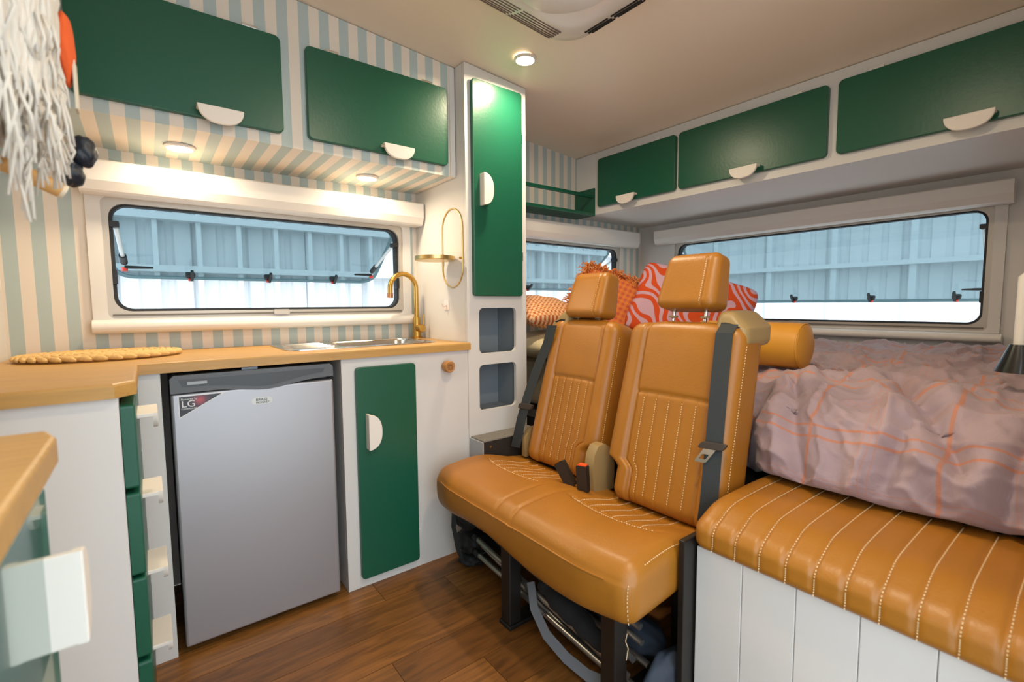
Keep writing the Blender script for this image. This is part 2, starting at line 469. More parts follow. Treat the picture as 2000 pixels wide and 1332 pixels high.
# ================================================================ outside: the shed the van stands in
CLAD = mat('shed_cladding', '#e4e6e8', .55, var=.06, vscale=2)
STEELP = mat('shed_steel', '#e4e8ea', .5)
def shed(fn, u0, u1, z0, z1, du, rows, label, rib):
    root = thing('shed_wall', label, 'wall', fn((u0+u1)/2, z0, 0))
    bm = bmesh.new(); pts = []; u = u0
    while u < u1:
        pts += [(u, 0), (u+.13, 0), (u+.15, .03), (u+.19, .03)]; u += .21
    pts = pts+[(a, d+.006) for a, d in reversed(pts)]
    A = [bm.verts.new(fn(a, z0, d)) for a, d in pts]; C = [bm.verts.new(fn(a, z1, d)) for a, d in pts]
    for i in range(len(pts)): j = (i+1) % len(pts); bm.faces.new((A[i], A[j], C[j], C[i]))
    obj('cladding', bm, CLAD, root)
    first = None; u = u0
    while u <= u1:
        if first is None:
            first = obj('column', prism([rrect(u-rib, u+rib, z0, z1, .005, 1)], fn, -.12, -.002), STEELP, root)
        else:
            o = first.copy(); COL.objects.link(o); o.parent = root
            o.location = first.location + Vector(fn(u, 0, 0)) - Vector(fn(u0, 0, 0))
        u += du
    for z in rows: obj('girt', prism([rrect(u0, u1, z-.03, z+.03, .005, 1)], fn, -.16, -.03), STEELP, root)
    return root
shed(lambda u, z, n: (u, 5.6+n, z), -5.0, 7.2, -.9, 3.6, .34, (-.05, .42, .9, 1.42, 1.9), 'pale steel framed shed wall beyond the long window', .02)
shed(lambda u, z, n: (7.6+n, u, z), -3.5, 5.4, -.9, 3.6, .85, (0, .75, 1.55, 2.3), 'pale steel framed shed wall beyond the bed window', .035)
tag(obj('ground', B(-9, 9, -9, 9, -1.0, -.9), mat('concrete', '#c9c8c4', .9, var=.1, vscale=2)), 'pale concrete floor of the shed outside', kind='structure')

# ================================================================ cabinetry
def handle(parent, p, n, d, a=.062, b=.05, stand=.03):
    """half-moon pull: p = middle of the straight edge on the door, n = out of the door, d = towards the curve"""
    p, n, d = Vector(p), Vector(n), Vector(d); e = n.cross(d)
    fnl = lambda s, t, h: p + e*s + d*t + n*h
    pl = [(-a, 0), (a, 0)] + [(a*math.copysign(abs(math.cos(x))**.85, math.cos(x)), b*math.sin(x)**.9) for x in [math.pi*i/24 for i in range(1, 24)]]
    h = obj('handle', prism([pl], fnl, stand-.006, stand+.004, .002), HANDLE, parent)
    obj('handle_stem', prism([rrect(-a, a, 0, .010, .002, 2)], fnl, 0, stand-.006), HANDLE, h)
    return h

def hinges(parent, pts, size, m=None):
    for p in pts:
        x, y, z = p; sx, sy, sz = size
        obj('hinge', B(x-sx, x+sx, y-sy, y+sy, z-sz, z+sz, bev=.001), m or STEEL, parent)

# overhead cabinet over the worktop
oc = thing('overhead_cabinet', 'striped overhead cabinet with two green flap doors above the long window', 'cabinet', (.36, 1.97, 1.605))
YO = 1.775
obj('body', prism([[(XL+.002, 1.605), (1.074, 1.605), (1.074, zc(1.074)-.002), (XL+.002, zc(XL)-.004)]], XZ(YO), 0, YW-YO-.001), STR_FACE, oc)
obj('end_trim', B(1.05, 1.074, YO-.004, YO, 1.605, zc(1.074)-.004), WHITE, oc)
for a, b_ in ((-.132, .399), (.477, 1.031)):
    d = obj('door', prism([rrect(a, b_, 1.642, 1.953, .018)], XZ(YO), -.002, -.02, .003), GREEN, oc)
    handle(d, ((.215 if a < 0 else .80), YO-.02, 1.672), (0, -1, 0), (0, 0, -1))
    hinges(d, [(a+.09, YO-.012, 1.957), (b_-.09, YO-.012, 1.957)], (.022, .006, .004))
def downlight(name, c, nrm, r, power, label, group, spot):
    t = thing(name, label, 'light', c, group)
    n = Vector(nrm)
    obj('rim', lathe([(r*.8, 0), (r, -.001), (r, -.006), (r*.82, -.010), (r*.8, -.008), (r*.8, 0)], c, 32, cap=False), WHITEP, t, 40)
    m = mat('lamp_glow', '#fff0d4', .5, emit=30)
    obj('diffuser', lathe([(0, -.004), (r*.8, -.004), (r*.8, -.007), (0, -.0085)], c, 32), m, t, 40)
    l = bpy.data.lights.new(name, 'AREA'); l.shape = 'DISK'; l.size = r*1.7; l.energy = power; l.color = WARM
    l.spread = math.radians(spot)
    o = bpy.data.objects.new('lamp_light', l); COL.objects.link(o); o.parent = t; o.location = n*.014
    o.rotation_euler = (-n).to_track_quat('Z', 'Y').to_euler()
    return t
for x, w in ((.12, 'beside the left hand flap door pull, nearer the end wall'), (.768, 'nearer the tall cabinet')):
    downlight('cabinet_light', (x, 1.982, 1.605), (0, 0, -1), .046, LAMP_CAB, 'round lamp under the striped overhead cabinet '+w.split(', ')[-1], 'round lamps under the overhead cabinet', 170)

# tall cabinet
tc_ = thing('tall_cabinet', 'tall white cabinet with long green door and two open niches', 'cabinet', (1.24, 1.93, 0))
X0, X1 = 1.078, 1.402
N1 = (1.137, 1.340, .850, 1.049); N2 = (1.135, 1.339, .598, .800)
obj('front_panel', prism([[(X0, 0), (X1, 0), (X1, zc(X1)-.003), (X0, zc(X0)-.003)], rrect(*N1, .022), rrect(*N2, .022)], XZ(1.70), 0, .016), WHITE, tc_)
obj('side_panel', prism([[(1.717, 0), (YW-.001, 0), (YW-.001, zc(X0)-.003), (1.717, zc(X0)-.003)]], YZ(X0), 0, .014), WHITE, tc_)
obj('side_panel', prism([[(1.717, 0), (YW-.001, 0), (YW-.001, zc(X1)-.003), (1.717, zc(X1)-.003)]], YZ(X1), 0, -.014), WHITE, tc_)
for q in (N1, N2):
    a, b_, c, d = q; g = .012
    bm = bmesh.new()
    box(bm, a-g, b_+g, 1.86, 1.866, c-g, d+g)
    for bx in ((a-g-.004, a-g, c-g, d+g), (b_+g, b_+g+.004, c-g, d+g), (a-g, b_+g, c-g-.004, c-g), (a-g, b_+g, d+g, d+g+.004)):
        box(bm, bx[0], bx[1], 1.717, 1.866, bx[2], bx[3])
    obj('niche', bm, GREYN, tc_)
d = obj('door', prism([rrect(1.104, 1.366, 1.100, 1.992, .014)], XZ(1.70), -.001, -.02, .003), GREEN, tc_)
handle(d, (1.136, 1.68, 1.545), (0, -1, 0), (1, 0, 0), a=.066)
hinges(d, [(1.371, 1.694, 1.8), (1.371, 1.694, 1.28)], (.005, .005, .02))

# lower kitchen cabinet beside the fridge
lc = thing('sink_cabinet', 'white sink cabinet with narrow green door and round wooden knob', 'cabinet', (.81, 1.9, 0))
obj('front_panel', B(.541, 1.076, 1.70, 1.716, 0, .872), WHITE, lc)
obj('side_panel', B(.541, .557, 1.717, YW-.002, 0, .872), WHITE, lc)
d = obj('door', prism([rrect(.588, .824, .036, .838, .014)], XZ(1.70), -.001, -.018, .003), GREEN, lc)
handle(d, (.618, 1.682, .60), (0, -1, 0), (1, 0, 0), a=.066)
hinges(d, [(.829, 1.695, .75), (.829, 1.695, .14)], (.004, .004, .02), WHITE)
kn = obj('knob', lathe([(0, 0), (.018, 0), (.018, -.012), (.024, -.018), (.024, -.040), (.021, -.044), (.017, -.042), (0, -.042)], (.966, 1.70, .812), 32, 'y'), mat('knob_wood', '#b9824a', .5, var=.2, vscale=80), lc, 40)
bm = bmesh.new()
for i in range(8):
    a = 2*math.pi*i/8
    tube(bm, [(.966+.004*math.cos(a), 1.6575, .812+.004*math.sin(a)), (.966+.011*math.cos(a+.2), 1.6565, .812+.011*math.sin(a+.2)), (.966+.016*math.cos(a), 1.6575, .812+.016*math.sin(a))], [.001, .0028, .001], 6)
obj('knob_carving', bm, mat('knob_carving', '#8f5f30', .6), kn)

# drawer unit on the left return
du = thing('drawer_cabinet', 'white cabinet on the left return with a stack of green drawers', 'cabinet', (-.2, 1.5, 0))
obj('end_panel', B(XL+.002, -.057, 1.30, 1.316, 0, .872), WHITE, du)
obj('filler_panel', B(-.05, .022, 1.70, 1.716, 0, .872), WHITE, du)
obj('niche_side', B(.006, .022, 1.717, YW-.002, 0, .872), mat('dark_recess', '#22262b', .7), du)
obj('carcass', B(XL+.002, -.060, 1.317, 1.69, .05, .865), WHITE, du)
for z1, z0 in ((.853, .668), (.657, .471), (.463, .279), (.268, .06)):
    dr = obj('drawer', prism([rrect(1.302, 1.688, z0, z1, .006, 3)], YZ(-.0565), .001, .026, .003), GREEN, du)
    handle(dr, (-.0305, 1.49, z1-.045), (1, 0, 0), (0, 0, -1), a=.065, b=.045, stand=.036)

# near counter with a green door and white pull
nc = thing('near_cabinet', 'near low cabinet with oak top and glossy green door beside the entry', 'cabinet', (-.23, .45, 0))
obj('body', B(XL+.002, -.130, -.02, .790, 0, .868), WHITE, nc)
obj('top', prism([[(XL+.002, -.02), (-.098, -.02), (-.098, .815), (-.112, .862), (XL+.002, .862)]], XY(.870), 0, .033, .005), WOOD, nc)
d = obj('door', prism([rrect(.02, .800, .03, .848, .01)], YZ(-.130), .001, .020, .004), mat('green_gloss', '#2b6a5a', .12, coat=.6), nc)
handle(d, (-.110, .752, .714), (1, 0, 0), (0, 1, 0), a=.058, b=.055, stand=.030)

# worktop (L shaped, oak laminate)
wt = [(XL+.002, 1.283), (-.062, 1.283), (-.026, 1.325), (-.026, 1.683), (1.082, 1.683), (1.082, 1.699), (1.077, 1.699), (1.077, YW-.001), (XL+.002, YW-.001)]
S0 = (.385, .985, 1.775, 2.125)
tag(obj('worktop', prism([wt, rrect(S0[0]+.01, S0[1]-.01, S0[2]+.01, S0[3]-.01, .05)], XY(.873), 0, .031, .006), WOOD), 'oak laminate worktop running under the window', 'worktop')

# sink
sk = thing('sink', 'stainless steel sink with drainer set into the oak worktop', 'sink', (.68, 1.95, .904))
bas = (.60, .955, 1.81, 2.07)
dr_ = (.42, .585, 1.815, 2.085)
obj('rim', prism([rrect(*S0, .055), rrect(*bas, .05)], XY(.9045), 0, .0035, .001), STEEL, sk, 40)
bm = bmesh.new(); rings = []
for ins, z in ((0, .908), (.006, .900), (.012, .80), (.04, .775), (.10, .772)):
    rings.append([bm.verts.new((x, y_, z)) for x, y_ in rrect(bas[0]+ins, bas[1]-ins, bas[2]+ins, bas[3]-ins, max(.012, .05-ins*.3), 6)])
for A, C in zip(rings, rings[1:]):
    for i in range(len(A)): bm.faces.new((A[i], A[(i+1) % len(A)], C[(i+1) % len(C)], C[i]))
bm.faces.new(rings[-1])
obj('basin', bm, STEEL, sk, 40)
obj('drain', lathe([(0, 0), (.022, 0), (.026, .003), (.03, .001)], (.78, 1.94, .773), 24), STEEL, sk)
for i in range(5):
    obj('drainer_rib', T([(dr_[0]+.01, dr_[2]+.03+i*.05, .908), (dr_[1]-.02, dr_[2]+.03+i*.05, .908)], .003, 6), STEEL, sk, 60)

# tap
tp = thing('tap', 'brushed brass gooseneck tap with side lever behind the sink', 'tap', (1.035, 2.085, .904))
bx, by = 1.032, 2.085
obj('base', lathe([(0, .9045), (.027, .9045), (.027, .909), (.019, .912), (.017, 1.0), (.0155, 1.005), (0, 1.005)], (bx, by, 0), 24), BRASS, tp, 40)
arc = [(bx, by, 1.0), (bx, by, 1.135)] + [(bx-.068+.068*math.cos(a), by-.006*(1-math.cos(a)), 1.142+.068*math.sin(a)) for a in [math.pi*i/16 for i in range(17)]] + [(bx-.137, by-.012, 1.118)]
obj('spout', T(arc, .0115, 14), BRASS, tp, 60)
obj('aerator', T([(bx-.137, by-.012, 1.119), (bx-.138, by-.012, 1.098)], .0145, 16), mat('copper_ring', '#b9815a', .35, .9), tp, 60)
obj('valve', lathe([(0, -.045), (.016, -.045), (.018, -.04), (.018, 0), (0, 0)], (bx+.002, by-.012, .953), 20, 'y'), BRASS, tp, 40)
obj('lever', T([(bx+.010, by-.045, .965), (bx+.014, by-.047, .985), (bx+.014, by-.047, 1.02)], [.004, .0035, .0045], 8), BRASS, tp, 60)

# fridge
fx0, fx1, fz0, fz1 = .043, .509, .022, .862
fr = thing('bar_fridge', 'silver bar fridge with grey scooped top grip under the worktop', 'fridge', (.276, 1.9, 0))
obj('cabinet', B(fx0+.006, fx1-.006, 1.75, 2.15, .02, .845, bev=.004), DGREY, fr)
obj('door', B(fx0, fx1, 1.690, 1.744, fz0, .806, bev=.007, seg=3), SILVER, fr)
# grip: solid with a wavy lower edge and a scooped recess
wave = lambda x: .812 - .018*math.exp(-((x-.30)/.09)**2) + .010*((x-fx0)/(fx1-fx0))
low = [(fx0+(fx1-fx0)*i/30, wave(fx0+(fx1-fx0)*i/30)-.004) for i in range(31)]
gr = obj('grip', prism([low+[(fx1, .852), (fx1-.01, fz1), (fx0+.01, fz1), (fx0, .852)]], XZ(1.688), 0, .056, .002), DGREY, fr)
sc = [(fx0+.03+.4*i/24, wave(fx0+.03+.4*i/24)+.014-.006*math.sin(math.pi*i/24)) for i in range(25)]
obj('grip_recess', prism([sc+[(fx1-.028, .848), (fx0+.02, .848)]], XZ(1.687), 0, .004), mat('grip_recess', '#43464a', .4), gr)
obj('grip_label', B(.085, .135, 1.6855, 1.687, .832, .841), mat('label_grey', '#a3a8ad', .4), gr)
obj('hinge', B(.23, .275, 1.70, 1.74, fz1, fz1+.008), mat('hinge_grey', '#6b6f74', .4, .5), fr)
for x in (.07, .48):
    for y_ in (1.78, 2.1): obj('foot', lathe([(0, 0), (.014, 0), (.014, .02), (0, .02)], (x, y_, 0), 12), BLACK, fr)
def text(name, s, size, p, m, parent, sx=1.0, ext=.0003):
    c = bpy.data.curves.new(name, 'FONT'); c.body = s; c.size = size; c.extrude = ext
    o = bpy.data.objects.new(name, c); COL.objects.link(o)
    bpy.context.view_layer.update()
    me = bpy.data.meshes.new_from_object(o.evaluated_get(bpy.context.evaluated_depsgraph_get()))
    bpy.data.objects.remove(o); bpy.data.curves.remove(c)
    bm = bmesh.new(); bm.from_mesh(me); bpy.data.meshes.remove(me)
    for v in bm.verts: v.co = Vector((p[0]+v.co.x*sx, p[1]-v.co.z, p[2]+v.co.y))
    return obj(name, bm, m, parent, recalc=False)
SB = mat('sticker_black', '#17161a', .3); SWH = mat('sticker_white', '#e8e6e6', .4)
sx0, sz1 = .060, .800
st = obj('sticker', prism([[(sx0, sz1), (sx0+.122, sz1), (sx0, sz1-.068)]], XZ(1.6895), 0, .001), SWH, fr)
sm = mat('sticker_picture', '#17161a', .3)
nt = sm.node_tree
tcn = nt.nodes.new('ShaderNodeTexCoord'); gd = nt.nodes.new('ShaderNodeTexGradient'); gd.gradient_type = 'SPHERICAL'
mpn = nt.nodes.new('ShaderNodeMapping'); mpn.inputs['Location'].default_value = (.1, 0, -.55); mpn.inputs['Scale'].default_value = (34, 1, 34)
nt.links.new(tcn.outputs['Object'], mpn.inputs[0]); nt.links.new(mpn.outputs[0], gd.inputs[0])
rp = nt.nodes.new('ShaderNodeValToRGB'); e = rp.color_ramp.elements
e[0].color = lin('#201c22'); e[1].color = lin('#c2484a'); e.new(.45).color = lin('#5a2c3c')
nt.links.new(gd.outputs[0], rp.inputs[0]); nt.links.new(rp.outputs[0], nt.nodes['Principled BSDF'].inputs['Base Color'])
obj('sticker_print', prism([[(sx0+.003, sz1-.0025), (sx0+.112, sz1-.0025), (sx0+.003, sz1-.063)]], XZ(1.6888), 0, .0006), sm, st)
text('sticker_text', 'Powered by', .0085, (sx0+.007, 1.6884, sz1-.013), SWH, st)
text('sticker_text', 'LG', .028, (sx0+.007, 1.6884, sz1-.034), SWH, st, 1.05)
text('sticker_text', 'COMPRESSOR', .0062, (sx0+.007, 1.6884, sz1-.0415), SWH, st)
bd = obj('badge', prism([rrect(.252, .312, .748, .770, .0108, 8)], XZ(1.6895), 0, .001), mat('badge_silver', '#b9b6ae', .3, .4), fr)
DK = mat('badge_ink', '#26262a', .4)
text('badge_text', 'BRASS', .0115, (.264, 1.6885, .7595), DK, bd, 1.05)
text('badge_text', 'MONKEY', .0095, (.264, 1.6885, .7505), DK, bd, 1.0)

# rear overhead cabinets
rc = thing('rear_overhead_cabinet', 'long cream overhead cabinet with green flap doors above the bed', 'cabinet', (2.5, 1.05, 1.604))
XC = 2.197
obj('body', prism([[(XC, 1.604), (XR-.001, 1.604), (XR-.001, zc(XR)-.003), (XC, zc(XC)-.003)]], XZ(-.02), 0, YW-.001+.02), WHITE, rc)
for a, b_, hy in ((1.440, 1.966, 1.735), (.757, 1.422, 1.075), (-.01, .724, .34)):
    d = obj('door', prism([rrect(a, b_, 1.642, 1.922, .018)], YZ(XC), -.001, -.02, .003), GREEN, rc)
    handle(d, (XC-.02, hy, 1.672), (-1, 0, 0), (0, 0, -1))
    hinges(d, [(XC-.012, a+.12, 1.926), (XC-.012, b_-.12, 1.926)], (.006, .022, .004), WHITEP)

# green rail shelf
gs = thing('rail_shelf', 'green open wall shelf with a rail beside the tall cabinet', 'shelf', (1.8, 2.08, 1.595))
obj('board', B(X1+.001, XC-.016, 2.0, YW-.001, 1.596, 1.614, bev=.002), GREEN, gs)
obj('end_panel', B(XC-.015, XC-.001, 1.998, YW-.001, 1.596, 1.762, bev=.002), GREEN, gs)
obj('rail', B(X1+.001, XC-.016, 2.0, 2.016, 1.702, 1.722, bev=.003), GREEN, gs)

# brass hoop shelf on the tall cabinet side
hs = thing('hoop_shelf', 'gold wire hoop wall shelf with small round tray above the tap', 'shelf', (1.06, 1.82, 1.13))
hy, hw = 1.812, .085
hoop = []
for i in range(24): a = math.pi*i/23; hoop.append((1.0752, hy-hw*math.cos(a), 1.395+hw*math.sin(a)))
for i in range(24): a = math.pi+math.pi*i/23; hoop.append((1.0752, hy-hw*math.cos(a), 1.225+hw*math.sin(a)))
obj('hoop', T(hoop, .0032, 8, closed=True), GOLD, hs, 60)
obj('tray', lathe([(0, 0), (.082, 0), (.085, .003), (.085, .018), (.083, .018), (.082, .004), (0, .004)], (.989, hy, 1.252), 40), GOLD, hs, 40)
for s in (-1, 1): obj('screw', lathe([(0, -.004), (.005, -.004), (.005, .004), (0, .004)], (1.066, hy+s*hw*.97, 1.262), 10, 'x'), BRASS, hs)
# small acrylic hook below it
hk = thing('wall_hook', 'small clear plastic hook on the white cabinet side by the tap', 'hook', (1.07, 1.87, 1.04))
CL = mat('clear_plastic', '#e9d9d0', .1, spec=.7)
obj('plate', B(1.074, 1.0775, 1.85, 1.89, 1.04, 1.085, bev=.001), CL, hk)
obj('prong', T([(1.074, 1.87, 1.062), (1.058, 1.87, 1.057), (1.052, 1.87, 1.07)], .004, 8), CL, hk, 60)

# woven placemat: rings of braided jute
mt = thing('placemat', 'round braided jute placemat lying on the oak worktop', 'placemat', (-.11, 1.975, .904))
bm = bmesh.new(); cx, cy = -.115, 1.985
for rg in range(9):
    f = 1-rg/9.2; rx, ry = .195*f, .15*f; per = 2*math.pi*math.sqrt((rx*rx+ry*ry)/2); n = max(5, int(per/.030))
    for i in range(n):
        a = 2*math.pi*(i+.5*(rg % 2))/n
        ta = Vector((-rx*math.sin(a), ry*math.cos(a), 0)).normalized()
        no = Vector((ry*math.cos(a), rx*math.sin(a), 0)).normalized()
        c = Vector((cx+rx*math.cos(a), cy+ry*math.sin(a), .912))
        pts = [c-ta*.017-no*.006, c-ta*.006+Vector((0, 0, .004)), c+ta*.008+no*.004+Vector((0, 0, .003)), c+ta*.018+no*.008]
        tube(bm, pts, [.0035, .008, .008, .0035], 7)
tag(obj('braid', bm, JUTE, mt, 60), kind='stuff')

# ceiling air conditioner
ac = thing('air_conditioner', 'white ceiling air conditioner with slotted grille', 'air conditioner', (1.02, 1.05, 1.96))
ax0, ax1, ay0, ay1 = .72, 1.305, .74, 1.335
def ac_ring(ins, z, r):
    return [(x, y_, zc(x)+z) for x, y_ in rrect(ax0+ins, ax1-ins, ay0+ins, ay1-ins, r, 10)]
lv = [(0, -.001, .12), (0, -.012, .12), (.012, -.026, .115), (.05, -.042, .10), (.11, -.058, .08), (.135, -.059, .07)]
bm = bmesh.new(); R = [[bm.verts.new(p) for p in ac_ring(*l)] for l in lv]
for A, C in zip(R, R[1:]):
    for i in range(len(A)): bm.faces.new((A[i], A[(i+1) % len(A)], C[(i+1) % len(C)], C[i]))
bm.faces.new(R[-1]); bm.faces.new(R[0])
obj('cover', bm, mat('ac_plastic', '#e6dfd8', .22), ac, 35)
SL = mat('slot_dark', '#6e6258', .8)
def ac_z(ins):
    for (i0, z0, _), (i1, z1, _) in zip(lv[1:], lv[2:]):
        if i0 <= ins <= i1: return z0+(z1-z0)*(ins-i0)/max(1e-6, i1-i0)
    return -.059
for k in range(7):
    ins = .006+.016*k; y_ = ay1-ins
    for a, b_ in ((ax0+.10, 1.0), (1.012, 1.20-.004*k)):
        m_ = bmesh.new(); zz = ac_z(ins)
        tube(m_, [(a, y_, zc(a)+zz), (b_, y_, zc(b_)+zz)], .0026, 6)
        obj('slot', m_, SL, ac)
for k in range(3):
    ins = .018+.018*k; x = ax1-ins; zz = ac_z(ins)
    for a, b_ in ((1.09, 1.19), (.97, 1.075)):
        obj('outlet', T([(x, a, zc(x)+zz), (x, b_, zc(x)+zz)], .0055 if k == 1 else .004, 6), mat('slot_black', '#1c1714', .8), ac)
obj('dome', lathe([(.17, .004), (.165, -.004), (.13, -.012), (0, -.016)], (1.02, 1.03, zc(1.02)-.059), 40), mat('ac_plastic', '#e6dfd8', .22), ac, 40)

# ceiling lamps
for x, y_, w in ((1.25, 1.515, 'above the tall cabinet'), (.80, .49, 'over the seats near the entry')):
    z = zc(x)-.001
    downlight('ceiling_light', (x, y_, z), (0, 0, -1), .045, LAMP_CEIL, 'small round ceiling lamp '+w, 'round ceiling lamps', 170)

# wheel box at the foot of the tall cabinet
wb = thing('wheel_box', 'grey carpeted wheel box against the tall cabinet', 'box', (1.2, 1.65, 0))
obj('side', B(1.080, 1.086, 1.60, 1.699, 0, .488), mat('grey_panel', '#aeb0b2', .5), wb)
obj('front', B(1.087, 1.40, 1.60, 1.606, 0, .486), mat('dark_panel', '#29241f', .7), wb)
obj('top', B(1.086, 1.40, 1.60, 1.699, .487, .494, bev=.002), CARPET, wb)
for x in (1.12,): obj('screw', lathe([(0, -.002), (.005, -.002), (.005, .001), (0, .001)], (x, 1.60, .465), 10, 'y'), STEEL, wb)

# ================================================================ seats
ds = thing('double_seat', 'tan leather double passenger seat with channel stitching and black legs', 'seat', (1.05, 1.12, 0))
# cushion -----------------------------------------------------------------
SX, SY, SZ = .465, .94, .135
cxm, cym, czm = 1.068, 1.128, .372
def seat_warp(p):
    x, y_, z = p
    u = x/SX+.5; v = y_/SY                                 # u 0 front..1 back, v -.5 near bench..+.5 far
    top = sstep(-.02, .06, z)
    dz = top*(.018*math.sin(math.pi*min(1, u*1.35)) - .030*sstep(.35, 1, u))
    # hollow of each seat and the ridge between
    dz -= top*.012*sstep(.15, .6, u)*(math.cos(v*4*math.pi)*-.5+.5)*.9
    g = gauss(y_-.045, .006)+gauss(y_+.035, .006)
    dz -= top*.005*g*(1-sstep(.55, .7, u))
    for c in (-.235, .235):                                # insert panels
        a = y_-c
        if abs(a) < .17 and u > .38:
            for k in range(-3, 4): dz -= top*.0028*gauss(a-k*.046, .005)*sstep(.40, .46, u)
        if abs(a) < .175: dz -= top*.004*gauss(u-.42-.05*(a/.17)**2, .018)
    dx = 0
    if u < .3:                                             # front roll and stitched edge
        dx = -.012*math.sin(math.pi*(z/SZ+.5))*(1-sstep(0, .3, u))
        if z > -.02: dz -= .004*gauss(z-.036, .005)*(1-sstep(0, .12, u))
    bot = sstep(.02, -.05, z) if False else (1-sstep(-.06, .0, z))
    dz -= bot*(.030*(1-sstep(0, .9, u))*(.5+.5*sstep(.2, -.45, v)) if True else 0)
    dz += bot*.012*math.sin(v*9)
    dx += .02*sstep(.32, .5, abs(v))*(1-u)                 # corners swept back
    n_ = noise.noise(Vector((x*6, y_*6, z*6)))
    return Vector((cxm+x+dx, cym+y_, czm+z+dz+.0025*n_))
obj('seat_cushion', rbox(SX, SY, SZ, .045, 60, 150, 22, seat_warp), LEATHER, ds, 180)
bm = bmesh.new()
def on_top(x, y_): return seat_warp(Vector((x, y_, SZ/2)))+Vector((0, 0, .0012))
for c in (-.235, .235):
    for k in range(-2, 4): dashes(bm, [on_top(-.035+.004*i, c+k*.046-.023) for i in range(52)])
    dashes(bm, [on_top((.42+.05*(a/.17)**2-.5)*SX, c+a) for a in [-.15+.004*i for i in range(76)]])
dashes(bm, [seat_warp(Vector((-.17+.004*i, -SY/2+.010, SZ/2-.013)))+Vector((0, -.002, .002)) for i in range(90)])
dashes(bm, [seat_warp(Vector((-SX/2+.012, -SY/2+.013, -SZ/2+.02+.004*i)))+Vector((-.002, -.002, 0)) for i in range(23)])
tag(obj('seat_stitching', bm, THREAD, ds), kind='stuff')
obj('seat_piping', T([seat_warp(Vector((-SX/2, -.40+.02*i, .030)))+Vector((-.0005, 0, 0)) for i in range(41)], .0028, 6), LEATHER, ds, 60)
obj('seat_pan', B(.90, 1.25, .69, 1.54, .285, .31, bev=.005), STEELB, ds)
obj('loose_thread', T([(.862, .675, .282), (.860, .678, .262), (.864, .673, .245), (.861, .676, .215)], .0009, 4), THREAD, ds)
# legs ----------------------------------------------------------------------
for yc in (1.19, .755):
    bm = bmesh.new()
    box(bm, .885, .935, yc-.024, yc+.024, .012, .30, bev=.004)
    lg = obj('leg', bm, STEELB, ds)
    obj('leg_foot', B(.88, 1.28, yc-.03, yc+.03, 0, .014, bev=.003), STEELB, lg)
    obj('leg_rear', B(1.20, 1.25, yc-.024, yc+.024, .012, .30, bev=.004), STEELB, lg)
obj('side_plate', B(1.03, 1.30, .634, .650, .0, .47, bev=.002), STEELB, ds)
# backrests -------------------------------------------------------------------
def backrest(yc, w, x0, z0, lean, hh, notch):
    Tk = .15; L = math.radians(lean); s, c = math.sin(L), math.cos(L)
    def wp(p):
        a, n_, h = p                                     # a across (+ = far), n 0 centre, h up
        hf = h/hh+.5
        front = sstep(0, -Tk*.42, n_)
        ins = .62*w/2
        dn = 0
        dn -= front*.014*sstep(ins*.96, ins*1.15, abs(a))*(1-.3*hf)                   # side bolsters stand proud
        dn += front*.006*gauss(abs(a)-ins, .005)
        seam = .60
        if abs(a) < ins:
            dn += front*.006*gauss((hf-seam)*hh, .005)
            if hf < seam:
                for k in (-2, -1, 0, 1, 2): dn += front*.003*gauss(a-k*ins*.36, .0042)
            dn -= front*.006*math.sin(math.pi*min(1, max(0, (hf-seam)/(1-seam)))) if hf > seam else 0
        aa = a*(1-.05*hf)
        if notch and a*notch > 0 and hf < .22:             # cut-away lower inner corner
            aa -= notch*.045*sstep(.24, .17, hf)*sstep(0, w/2, abs(a))
        n2 = (n_+Tk/2)*(1-.12*hf) + dn + .002*noise.noise(Vector((a*9, h*9, yc)))
        hz = h+hh/2 - .012*sstep(.3, 1, abs(a)/(w/2))*hf
        return Vector((x0+hz*s+n2*c, yc+aa, z0+hz*c-n2*s))
    b = obj('backrest', rbox(w, Tk, hh, .042, 96, 14, 90, wp), LEATHER, ds, 180)
    bm = bmesh.new(); ins = .62*w/2
    off = Vector((-.0012, 0, 0))
    for k in (-2, -1, 0, 1, 2):
        dashes(bm, [wp(Vector((k*ins*.36+.0035, -Tk/2, -hh/2+.04+.004*i)))+off for i in range(int((.60*hh-.05)/.004))])
    dashes(bm, [wp(Vector((-w/2, -Tk/2+.028, -hh/2+.05+.004*i)))+Vector((0, -.0012, 0)) for i in range(int((hh-.1)/.004))])
    tag(obj('back_stitching', bm, THREAD, b), kind='stuff')
    obj('back_shell', rbox(w*.9, .03, hh*.86, .012, 4, 2, 4, lambda p: wp(Vector((p.x, Tk/2-.004, p.z)))+Vector((c*(p.y+.012), 0, -s*(p.y+.012)))), BEIGE, b, 40)
    return wp, b
HB = .61
bkR, bR = backrest(.850, .425, 1.198, .42, 14, HB, 1)
bkL, bL = backrest(1.315, .375, 1.228, .42, 15, HB, -1)
